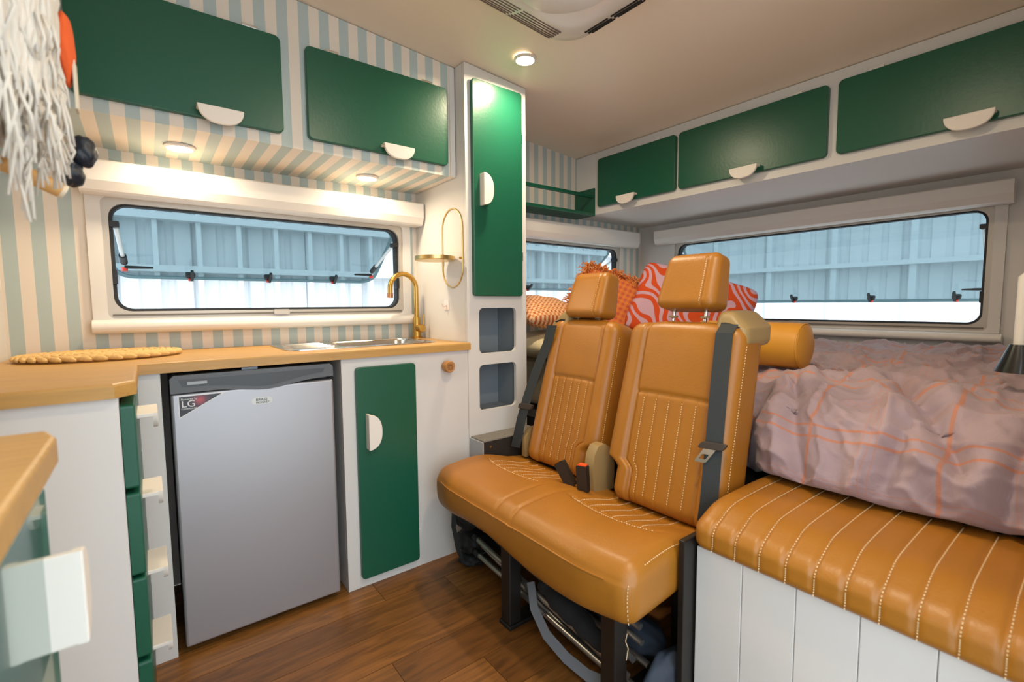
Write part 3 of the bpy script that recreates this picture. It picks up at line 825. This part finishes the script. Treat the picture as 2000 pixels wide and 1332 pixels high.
# headrests
def headrest(yc, xc, zb, w, hh, posts, lean=12):
    L = math.radians(lean); s, c = math.sin(L), math.cos(L); Tk = .115
    def wp(p):
        a, n_, h = p; hf = h/hh+.5
        n2 = n_*(1-.30*hf)+.012*hf + (.004*gauss(a+w*.30, .004) if n_ < 0 else 0)
        a2 = a*(1-.13*hf)
        return Vector((xc+h*s+n2*c, yc+a2, zb+hh/2+h*c-n2*s))
    hr = obj('headrest', rbox(w, Tk, hh, .03, 60, 20, 30, wp), LEATHER, ds, 180)
    bm = bmesh.new()
    dashes(bm, [wp(Vector((-w*.30+.004, -Tk/2, -hh/2+.02+.004*i)))+Vector((-.001, 0, 0)) for i in range(int((hh-.04)/.004))])
    tag(obj('headrest_stitching', bm, THREAD, hr), kind='stuff')
    for k in (-1, 1):
        top = wp(Vector((k*w*.27, 0, -hh/2+.02)))
        obj('headrest_post', T([top, top-Vector((.012, 0, posts))], .006, 12), STEEL, hr, 60)
        obj('post_guide', lathe([(0, 0), (.016, 0), (.014, .006), (0, .006)], top-Vector((.011, 0, posts-.012)), 16), BEIGE, hr)
headrest(.858, 1.415, 1.038, .212, .185, .055)
headrest(1.318, 1.435, 1.003, .21, .185, .03)
# belt guides, belts, tongues, buckles
def belt(path, wid, name, parent):
    bm = bmesh.new(); R = []
    path = [Vector(p) for p in path]
    for i, p in enumerate(path):
        a = path[max(0, i-1)]; b_ = path[min(len(path)-1, i+1)]; t = (b_-a).normalized()
        side = Vector((.25, -1, 0)).normalized(); nn = t.cross(side).normalized()
        R.append([bm.verts.new(p+side*wid/2*q+nn*.0008*w_) for q, w_ in ((-1, 1), (1, 1), (1, -1), (-1, -1))])
    for A, C in zip(R, R[1:]):
        for k in range(4): bm.faces.new((A[k], A[(k+1) % 4], C[(k+1) % 4], C[k]))
    bm.faces.new(R[0]); bm.faces.new(R[-1])
    return obj(name, bm, WEB, parent, 30)
def guide(y0, y1, wpf, a_c):
    # moulded shoulder guide sitting on the outer top corner of the back
    def f(p):
        q = Vector((a_c+p.x*(1.0-.15*(p.z/.09+.5)), p.y, 0))
        base = wpf(Vector((q.x, 0, HB/2-.055)))
        dip = .030*sstep(-.01, .05, -p.x*(1 if a_c < 0 else -1))*sstep(0, .046, p.z)
        return base+Vector((p.y+.25*p.z+.035, 0, p.z+.052-dip))
    g = obj('belt_guide', rbox(.115, .165, .10, .022, 18, 14, 12, f), BEIGE, ds, 180)
    obj('belt_slot', rbox(.066, .01, .010, .004, 6, 3, 3, lambda p: f(Vector((p.x, -.0815+p.y, p.z+.012)))), BLACK, g, 60)
    return g
guide(0, 0, bkR, -.158)
guide(0, 0, bkL, .150)
def tongue(p, dirv):
    p = Vector(p); dv = Vector(dirv).normalized(); side = Vector((.25, -1, 0)).normalized(); nn = dv.cross(side).normalized()
    f = lambda a, b_, d: p+side*a+dv*b_+nn*d
    t = obj('belt_tongue', prism([rrect(-.034, .034, -.012, .012, .008)], f, -.008, .008, .002), mat('tongue_brown', '#3a2f27', .5), ds)
    obj('tongue_plate', prism([rrect(-.016, .016, .008, .058, .005), rrect(-.009, .009, .03, .047, .003)], f, -.0015, .0015), STEEL, t)
rb = [bkR(Vector((-.160, 0, HB/2-.055)))+Vector((-.052, 0, .066)), bkR(Vector((-.160, -.075, HB/2-.03)))+Vector((-.014, 0, .0))]
for k in range(9):
    h = HB/2-.08-.055*k
    rb.append(bkR(Vector((-.163-.003*k, -.075, h)))+Vector((-.014, 0, 0)))
rb += [rb[-1]+Vector((-.004, .004, -.05))]
belt(rb, .047, 'seat_belt', ds)
tongue(rb[7]+Vector((-.006, .0, 0)), (-.4, .55, -1))
lb = [bkL(Vector((.152, -.075, HB/2-.05)))+Vector((-.016, 0, .02)), bkL(Vector((.165, -.075, .20)))+Vector((-.012, .004, 0)),
      bkL(Vector((.185, -.075, .08)))+Vector((-.014, .014, 0)), bkL(Vector((.195, -.075, -.05)))+Vector((-.016, .024, 0)),
      bkL(Vector((.195, -.075, -.15)))+Vector((-.016, .034, 0)), bkL(Vector((.19, -.075, -.27)))+Vector((-.01, .045, 0))]
belt(lb, .047, 'seat_belt', ds)
tongue(lb[3]+Vector((-.008, .0, -.035)), (-.25, .25, -1))
def buckle(p, dv, red):
    p = Vector(p); dv = Vector(dv).normalized(); side = Vector((.3, -1, 0)).normalized(); nn = dv.cross(side).normalized()
    side = nn.cross(dv).normalized()
    f = lambda a, b_, d: p+side*a+dv*b_+nn*d
    b = obj('buckle', prism([rrect(-.019, .019, 0, .095, .006)], f, -.013, .013, .003), mat('buckle_brown', '#2c2520', .45), ds)
    if red: obj('release_button', prism([rrect(-.015, .015, .078, .0985, .003)], f, -.010, .010), mat('release_red', '#ef5424', .4), b)
    obj('buckle_rivet', lathe([(0, -.001), (.003, 0), (0, .002)], f(0, .03, .0135), 8), STEEL, b)
buckle((1.145, 1.085, .425), (-.06, .02, 1), True)
buckle((1.150, 1.145, .425), (-.12, .55, .8), False)
# hinge brackets between the backs and at the outer end
bm = prism([[(0, 0), (.10, 0), (.105, .09), (.085, .15), (.05, .172), (.02, .168), (.0, .14), (-.01, .08)]], lambda a, b_, d: (1.19+a, 1.078+d, .405+b_), 0, .045, .008)
obj('hinge_bracket', bm, BEIGE, ds, 40)
bm = prism([[(0, 0), (.16, 0), (.16, .07), (.12, .11), (.03, .11), (0, .08)]], lambda a, b_, d: (1.245+a, .652+d, .42+b_), 0, .03, .008)
obj('hinge_bracket', bm, BEIGE, ds, 40)
bm = prism([[(0, 0), (.14, 0), (.14, .07), (.10, .12), (.03, .12), (0, .08)]], lambda a, b_, d: (1.235+a, 1.508+d, .42+b_), 0, .03, .008)
obj('hinge_bracket', bm, BEIGE, ds, 40)

# ================================================================ bench
bn = thing('bench', 'white panelled bench with channel stitched tan leather cushion below the bed', 'bench', (1.28, .33, 0))
obj('box', B(1.092, 1.49, .02, .630, 0, .440), WHITE, bn)
yb = .630
for k in range(6):
    y1_ = yb-.1165*k; y0_ = max(.02, y1_-.1165)
    if y1_ > .03: obj('board', B(1.080, 1.091, y0_+.0007, y1_-.0007, 0, .446, bev=.0015), WHITE, bn)
BX, BY, BZ = .435, .60, .105
def bench_warp(p):
    x, y_, z = p; u = x/BX+.5
    dz = 0
    yy = .632 - (y_+BY/2)
    for k in range(11):
        ys = .580-.0552*k
        dz_ = .0045*gauss(yy-ys, .006)
        dz -= dz_*sstep(-.02, .03, z)
    dx = 0
    for k in range(11): dx += .004*gauss(yy-(.580-.0552*k), .006)*(1-sstep(.05, .3, u))*sstep(-.05, -.02, z)
    # rolled front: top edge drops away in a wide curve
    dz -= .030*(1-sstep(0, .34, u))**2*sstep(-.05, .05, z)
    dz += .006*math.sin(math.pi*u) if z > 0 else 0
    return Vector((1.274+x+dx, yy, .4995+z+dz))
cu = obj('cushion', rbox(BX, BY, BZ, .03, 50, 140, 14, bench_warp), LEATHER, bn, 180)
bm = bmesh.new()
for k in range(10):
    ys = .580-.0552*k; yl = .632-BY/2-ys
    raw = [(-BX/2, -BZ/2+.012+.004*i) for i in range(16)]
    raw += [(-BX/2+.03-.03*math.cos(a), BZ/2-.03+.03*math.sin(a)) for a in [math.pi/2*i/12 for i in range(1, 12)]]
    raw += [(-BX/2+.03+.004*i, BZ/2) for i in range(90)]
    pts = [bench_warp(Vector((rx_, yl+.003, rz_)))+Vector((-.001, 0, .001)) for rx_, rz_ in raw]
    dashes(bm, pts)
tag(obj('cushion_stitching', bm, THREAD, cu), kind='stuff')

# ================================================================ bed
bb = thing('bed', 'fixed bed base and mattress across the rear of the van', 'bed', (2.2, 1.1, 0))
obj('bed_base', B(1.505, XR-.002, -.015, YW-.004, 0, .50), mat('bed_base_dark', '#1e1d1c', .8), bb)
obj('mattress', B(1.68, XR-.004, .02, YW-.006, .502, .76, bev=.03, seg=3), mat('mattress_cream', '#cdbf9f', .9, bump=.2, bscale=300), bb)
# duvet
def duvet():
    bm = bmesh.new(); uvl = bm.loops.layers.uv.new('UVMap')
    NS, NY = 230, 260; Y0, Y1 = .0, 1.69; G = []
    for j in range(NY+1):
        y_ = Y0+(Y1-Y0)*j/NY
        fxx = 1.420+.125*sstep(.60, .72, y_)-.05*gauss(y_-.42, .22)+.02*gauss(y_-.05, .06)
        zlow = .567-.05*sstep(.62, .70, y_)
        prof = [(fxx+.08, zlow-.004), (fxx+.02, zlow), (fxx-.010, zlow+.025), (fxx, .662), (fxx+.045, .735), (fxx+.13, .792), (fxx+.27, .822), (2.1, .838), (2.5, .85), (2.79, .862)]
        prof = [(a, b_) for a, b_ in prof]
        cum = [0]
        for (a, b_), (c, d) in zip(prof, prof[1:]): cum.append(cum[-1]+math.hypot(c-a, d-b_))
        row = []
        for i in range(NS+1):
            f = i/NS; f = f**1.25; s = f*cum[-1]
            k = max(q for q in range(len(prof)-1) if cum[q] <= s+1e-9)
            t = (s-cum[k])/(cum[k+1]-cum[k])
            def P(q): return prof[max(0, min(len(prof)-1, q))]
            p0, p1, p2, p3 = P(k-1), P(k), P(k+1), P(k+2)
            cr = lambda m: .5*((2*p1[m])+(-p0[m]+p2[m])*t+(2*p0[m]-5*p1[m]+4*p2[m]-p3[m])*t*t+(-p0[m]+3*p1[m]-3*p2[m]+p3[m])*t**3)
            x, z = cr(0), cr(1)
            # wrinkles: creased noise, folds running down the front and across the top
            v = Vector((s*2.2, y_*2.6, 0))
            w1 = noise.noise(v*1.3+Vector((3, 1, 0)))
            rid = 1-abs(noise.noise(Vector((s*5+y_*2.2, y_*6-s*2, 1.3))))
            rid2 = 1-abs(noise.noise(Vector((s*9-y_*3, y_*14+s*3, 4.7))))
            am = sstep(0, .12, s)
            rid3 = 1-abs(noise.noise(Vector((s*16+y_*9, y_*17-s*11, 7.7))))
            dsp = .016*w1 + .026*(rid**5-.35) + .015*(rid2**6-.3) + .008*(rid3**5-.3)
            # three deep creases
            for (sa, ya, sb, yb_, wd, dp) in ((.20, .20, .62, .40, .022, .040), (.06, .14, .34, .09, .02, .035), (.10, .50, .45, .62, .02, .022), (.05, .33, .30, .30, .018, .02)):
                vx, vy = sb-sa, yb_-ya; L2 = vx*vx+vy*vy
                q = max(0, min(1, ((s-sa)*vx+(y_-ya)*vy)/L2)); dd = math.hypot(s-sa-q*vx, y_-ya-q*vy)
                dsp += -dp*gauss(dd, wd)+dp*.5*gauss(dd-.05, .04)
            nx, nz = (-.85, .5) if s < .30 else ((-.4, .9) if s < .45 else (0, 1))
            hem = .012*math.sin(y_*17+1)*(1-am)
            x += nx*dsp*am+hem; z += nz*dsp*am
            if s > cum[-1]-.06: z = min(z, .878)
            x = min(x, 2.80)
            if .62 < y_ < 1.09 and abs(x-1.80) < .092:         # hollow pressed by the bolster
                z = min(z, .912-math.sqrt(max(0, .094**2-(x-1.80)**2)))
            if x > 1.9 and y_ > 1.0: z = min(z, .856)          # flattened under the cushions
            row.append((bm.verts.new((x, y_+.012*am*noise.noise(Vector((s*7, y_*7, 9))), max(z, .564-.05*sstep(.62, .70, y_)))), (s, y_)))
        G.append(row)
    for j in range(NY):
        for i in range(NS):
            q = (G[j][i], G[j][i+1], G[j+1][i+1], G[j+1][i])
            f = bm.faces.new([a[0] for a in q])
            for l, a in zip(f.loops, q): l[uvl].uv = a[1]
    o = obj('duvet', bm, DUVET, None, 180)
    sm_ = o.modifiers.new('thickness', 'SOLIDIFY'); sm_.thickness = .006; sm_.offset = -1
    return tag(o, 'crumpled lilac linen duvet with orange plaid lines spread on the bed', 'duvet')
duvet()

# cushions --------------------------------------------------------------------
def pillow(name, c, w, h, t, rot, m, label, cat, n=34, seed=0, parent=None, crumple=.008, zmin=-9):
    bm = bmesh.new(); uvl = bm.loops.layers.uv.new('UVMap'); M = rot.to_matrix() if hasattr(rot, 'to_matrix') else rot
    c = Vector(c); S = []
    for side in (1, -1):
        g = []
        for i in range(n+1):
            r = []
            for j in range(n+1):
                a, b_ = -1+2*i/n, -1+2*j/n
                th = (max(0, (1-a*a))*max(0, (1-b_*b_)))**.42
                cr_ = 1-.10*(a*b_)**4
                px = a*w/2*cr_*(1-.07*(1-abs(b_))*abs(a)); py = b_*h/2*cr_*(1-.07*(1-abs(a))*abs(b_))
                pz = side*t/2*th+crumple*th*noise.noise(Vector((a*3+seed, b_*3, side*2)))
                r.append((Vector((px, py, pz)), (px, py)))
            g.append(r)
        S.append(g)
    vt = {}
    for si, g in enumerate(S):
        for i in range(n+1):
            for j in range(n+1):
                edge = i in (0, n) or j in (0, n)
                key = (0 if edge else si, i, j)
                if key not in vt: vt[key] = bm.verts.new(M @ g[i][j][0]+c)
        for i in range(n):
            for j in range(n):
                ks = [(i, j), (i+1, j), (i+1, j+1), (i, j+1)]
                vs = [vt[(0 if (a in (0, n) or b_ in (0, n)) else si, a, b_)] for a, b_ in ks]
                if si: vs = vs[::-1]; ks = ks[::-1]
                f = bm.faces.new(vs)
                for l, (a, b_) in zip(f.loops, ks): l[uvl].uv = g[a][b_][1]
    for v in bm.verts:                                     # the underside squashes flat on what it lies on
        if v.co.z < zmin: v.co.z = zmin+.02*(v.co.z-zmin)
    o = obj(name, bm, m, parent, 180)
    if not parent: tag(o, label, cat)
    return o, (lambda a, b_: M @ Vector((a*w/2, b_*h/2, 0))+c)
from mathutils import Euler
def basis(xa, ya):
    xa = Vector(xa).normalized(); za = xa.cross(Vector(ya)).normalized(); ya = za.cross(xa)
    return Matrix((xa, ya, za)).transposed()
ORCH = check_mat('orange_gingham', '#d98a4a', '#e8bd94', '#b9622a', .026)
pillow('sleeping_pillow', (1.75, 1.925, .845), .44, .40, .15, basis((1, 0, .0), (0, 1, .02)), mat('pillow_cream', '#d8cba6', .9, bump=.2, bscale=300), 'cream pillow lying flat on the bed beside the tall cabinet', 'pillow', seed=3)
pillow('gingham_cushion', (1.72, 1.93, 1.022), .42, .36, .15, basis((1, -.1, -.06), (0, 1, .32)), ORCH, 'orange gingham cushion resting on the cream pillow', 'cushion', seed=5)
MZ = maze_mat('maze_print')
pillow('maze_cushion', (2.27, 1.40, 1.03), .62, .42, .14, basis((.50, -.87, -.32), (.35, .0, 1)), MZ, 'lilac cushion with winding red orange maze print on the bed', 'cushion', seed=8, zmin=.868)
fc = thing('fringed_cushion', 'orange woven cushion with shaggy fringe', 'cushion', (2.12, 1.86, .87))
fc['label'] = 'orange woven cushion with shaggy fringe leaning beside the maze print cushion'
body, pf_ = pillow('body', (2.12, 1.86, 1.06), .40, .40, .12, basis((.40, -1, -.42), (.40, .10, 1)), check_mat('orange_weave', '#e8893f', '#e27c3a', '#cf6044', .03), '', '', seed=2, parent=fc, zmin=.868)
bm = bmesh.new()
for e0, e1 in (((1, -1), (1, 1)), ((-1, 1), (1, 1)), ((-1, -1), (-1, 1))):
    for k in range(300):
        t = random.random(); p = pf_(e0[0]+(e1[0]-e0[0])*t, e0[1]+(e1[1]-e0[1])*t)
        q = p+Vector((random.uniform(-.05, .005), random.uniform(-.05, .02), random.uniform(-.04, .025)))
        r_ = q+Vector((random.uniform(-.015, .015), random.uniform(-.015, .015), random.uniform(-.025, .005)))
        for v_ in (p, q, r_): v_.z = max(v_.z, .872)
        if min(p.x, q.x, r_.x) < 1.965: continue             # clear of the gingham cushion
        tube(bm, [p, q, r_], [.0036, .0032, .0018], 5)
tag(obj('fringe', bm, mat('orange_fringe', '#ec9a55', .9, var=.15, vscale=50), fc), kind='stuff')
# bolster
bl = thing('bolster', 'mustard yellow leather bolster lying behind the right seat back', 'bolster', (1.80, .95, .85))
bl['label'] = 'mustard yellow cylindrical bolster lying on the duvet behind the seats'
obj('roll', lathe([(0, -.20), (.055, -.20), (.074, -.192), (.080, -.17), (.080, .17), (.074, .192), (.055, .20), (0, .20)], (1.80, .855, .912), 40, 'y'), MUSTARD, bl, 40)
for s_ in (-1, 1): obj('piping', T([(1.80+.077*math.cos(a), .855+s_*.188, .912+.077*math.sin(a)) for a in [2*math.pi*i/40 for i in range(40)]], .003, 6, closed=True), MUSTARD, bl, 60)

# reading lamp at the door side wall
rl = thing('reading_lamp', 'reading lamp with black cone shade and white stem above the bed', 'lamp', (1.72, .14, .88))
obj('shade', lathe([(.020, .955), (.022, .950), (.046, .885), (.044, .885), (.019, .948), (.0, .950)], (1.72, .148, 0), 28), mat('lamp_black', '#0e0d0c', .25, coat=.4), rl, 40)
obj('stem', T([(1.72, .148, .952), (1.72, .148, 1.12), (1.72, .10, 1.17), (1.72, -.024, 1.17)], .014, 12), WHITEP, rl, 60)
obj('switch', lathe([(0, 0), (.005, .001), (.004, .004), (0, .005)], (1.687, .158, .905), 10, 'x'), BRASS, rl)

# ================================================================ stored under the seat
ch = thing('folding_chair', 'folded camp chair with silver tubes and black cloth under the seat', 'chair', (1.0, 1.15, 0))
AL2 = mat('silver_tube', '#b9b6b0', .3, .9)
for x, z, x2, z2, r_ in ((.965, .10, .955, .05, .010), (.960, .165, .950, .085, .010), (.985, .205, .975, .12, .010), (1.03, .235, 1.01, .15, .009), (1.05, .13, 1.04, .07, .010), (.975, .14, .965, .03, .008), (1.0, .255, 1.0, .20, .010), (1.0, .07, .99, .03, .009)):
    tb = obj('tube', T([(x, 1.46, z), (x2, .74, z2)], r_, 12), AL2, ch, 60)
    obj('tube_cap', T([(x, 1.46, z), (x+.001, 1.487, z+.003)], r_*1.35, 12), BLACK, tb, 60)
for k, (x, z, r_) in enumerate(((1.03, .19, .014), (1.07, .235, .02), (1.10, .16, .05), (1.13, .21, .045), (1.12, .135, .04))):  # extra black cloth, added to fill in the dark and cover the lit floor behind
    obj('cloth', T([(x, 1.46-.04*i, z-.0045*i+.006*math.sin(i*1.3+k)) for i in range(12)], [r_*(1+.2*math.sin(i*2+k)) for i in range(12)], 12), mat('black_cloth', '#1a1a1c', .85, bump=.3, bscale=300), ch, 180)
rl_ = obj('cloth_roll', T([(.955+.004*math.sin(i), 1.09-.02*i, .172-.004*i) for i in range(15)], [.02+.012*math.sin(math.pi*i/14)+.003*math.sin(i*2.1) for i in range(15)], 14), mat('black_cloth', '#1a1a1c'), ch, 180)
bk = thing('black_bundle', 'bundled black straps and pouch at the foot of the sink cabinet', 'bag', (1.0, 1.58, 0))
def lump(c, sx, sy, sz, seed, amp=.25):
    bm = bmesh.new(); bmesh.ops.create_icosphere(bm, subdivisions=4, radius=1)
    for v in bm.verts:
        f = 1+amp*noise.noise(v.co*2.2+Vector((seed, 0, 0)))
        v.co = Vector(c)+Vector((v.co.x*sx*f, v.co.y*sy*f, v.co.z*sz*f))
    return bm
BC = mat('black_nylon', '#141416', .7, bump=.4, bscale=120)
obj('pouch', lump((1.0, 1.575, .205), .06, .065, .05, 1.0), BC, bk, 180)
obj('pouch', lump((1.0, 1.57, .105), .055, .07, .05, 5.0), BC, bk, 180)
belt([(.94, 1.60, .26), (.925, 1.585, .18), (.93, 1.56, .09), (.95, 1.55, .03)], .025, 'strap', bk)
obj('pouch', lump((1.0, 1.57, .036), .05, .06, .028, 9.0), BC, bk, 180)
tb_ = thing('tote_bag', 'slate blue fabric bag with grey strap slumped under the seat', 'bag', (1.02, .86, 0))
SLT = mat('slate_canvas', '#3a414d', .9, var=.1, vscale=20, bump=.3, bscale=250)
obj('bag_body', lump((1.125, .87, .062), .07, .12, .05, 3.0, .2), SLT, tb_, 180)
obj('bag_flap', lump((1.05, .688, .075), .10, .032, .065, 7.0, .15), SLT, tb_, 180)
def strap(pts, wid, nm, m, parent):
    bm = bmesh.new(); R = []
    pts = [Vector(p) for p in pts]
    for i, p in enumerate(pts):
        t = (pts[min(len(pts)-1, i+1)]-pts[max(0, i-1)]).normalized(); sd = t.cross(Vector((-.8, 0, .6))).normalized(); nn = sd.cross(t)
        R.append([bm.verts.new(p+sd*wid/2*q+nn*.0012*w_) for q, w_ in ((-1, 1), (1, 1), (1, -1), (-1, -1))])
    for A, C in zip(R, R[1:]):
        for k in range(4): bm.faces.new((A[k], A[(k+1) % 4], C[(k+1) % 4], C[k]))
    bm.faces.new(R[0]); bm.faces.new(R[-1])
    return obj(nm, bm, m, parent, 40)
GST = mat('grey_strap', '#6d7076', .85, bump=.3, bscale=400)
strap([(.945, 1.13, .16), (.925, 1.09, .10), (.915, 1.02, .055), (.91, .93, .04), (.915, .85, .035), (.92, .79, .05)], .03, 'bag_strap', GST, tb_)
strap([(.92, .70, .10), (.90, .66, .08), (.905, .61, .10)], .035, 'bag_strap', GST, tb_)

# ================================================================ hung on the partition pegs
mh = thing('macrame_bag', 'fringed cream macrame bag with orange patch hanging on a peg', 'bag', (-.15, 1.0, 1.2))
def mac_body():
    bm = bmesh.new()
    for k in range(110):                                   # thick twisted cords hanging round the bag
        a = 2*math.pi*k/110; ph = random.random()*6
        ex, ey = .058*random.uniform(.9, 1.04), .165*random.uniform(.94, 1.02)
        zt, zb_ = 1.78, 1.325+random.uniform(-.015, .02)
        pts = []
        for i in range(34):
            f = i/33; g = .82+.18*math.sin(math.pi*min(1, f*1.05)**.8)+.06*f
            pts.append((-.138+ex*g*math.cos(a)+.0010*math.sin(i*1.9+ph), .94+ey*g*math.sin(a)+.0010*math.cos(i*1.7+ph), zt+(zb_-zt)*f))
        tube(bm, pts, [.0046+.0011*math.sin(i*2.6+ph) for i in range(34)], 6)
    return bm
tag(obj('knotted_body', mac_body(), WOOL, mh, 180), kind='stuff')
bm = bmesh.new()
for k in range(620):
    a = random.uniform(0, 2*math.pi); g = random.uniform(.55, 1.02)
    x, y_ = -.138+.058*g*math.cos(a), .94+.165*g*math.sin(a)
    z = random.uniform(1.30, 1.46); ln = random.uniform(.06, .13)*(1.0 if x < -.11 else .6)
    if y_ > 1.02 and z-ln < 1.335: continue                 # parted round the peg
    tube(bm, [(x, y_, z), (x+random.uniform(-.006, .010), y_+random.uniform(-.006, .006), z-ln*.5), (x+random.uniform(-.008, .010), y_+random.uniform(-.012, .012), z-ln)], [.0024, .0022, .0016], 5)
tag(obj('fringe', bm, WOOL, mh, 180), kind='stuff')
obj('bag_loop', T([(-.14, .94, 1.70), (-.17, .94, 1.80), (-.203, .94, 1.83)], .006, 8), WOOL, mh, 60)
obj('orange_patch', lump((-.083, 1.085, 1.487), .014, .03, .058, 2.0, .12), mat('orange_felt', '#e8622a', .85), mh, 180)
obj('cream_tab', B(-.074, -.070, 1.07, 1.10, 1.39, 1.468, bev=.001), mat('cream_felt', '#ddd3bd', .9), mh)
nv = thing('navy_strap', 'dark navy leather loop hanging behind the macrame bag', 'strap', (-.12, 1.14, 1.28))
obj('loop', lump((-.072, 1.14, 1.338), .018, .022, .028, 4.0, .18), NAVY, nv, 180)
obj('loop', lump((-.090, 1.14, 1.299), .018, .022, .024, 6.0, .18), NAVY, nv, 180)
obj('strap', T([(-.08, 1.145, 1.35), (-.12, 1.145, 1.42), (-.17, 1.14, 1.52), (-.195, 1.125, 1.55), (-.204, 1.094, 1.56)], .005, 8), NAVY, nv, 60)
pg = thing('coat_peg', 'round pale wooden coat peg on the partition', 'peg', (-.2, 1.06, 1.28))
obj('peg', T([(-.206, 1.06, 1.305), (-.150, 1.08, 1.282), (-.103, 1.10, 1.261)], [.011, .012, .013], 16), mat('peg_wood', '#d7a765', .5, var=.1, vscale=30), pg, 60)
obj('peg_end', T([(-.103, 1.10, 1.261), (-.097, 1.102, 1.258)], [.013, .0115], 16), mat('peg_end', '#ead9bd', .5), pg, 60)
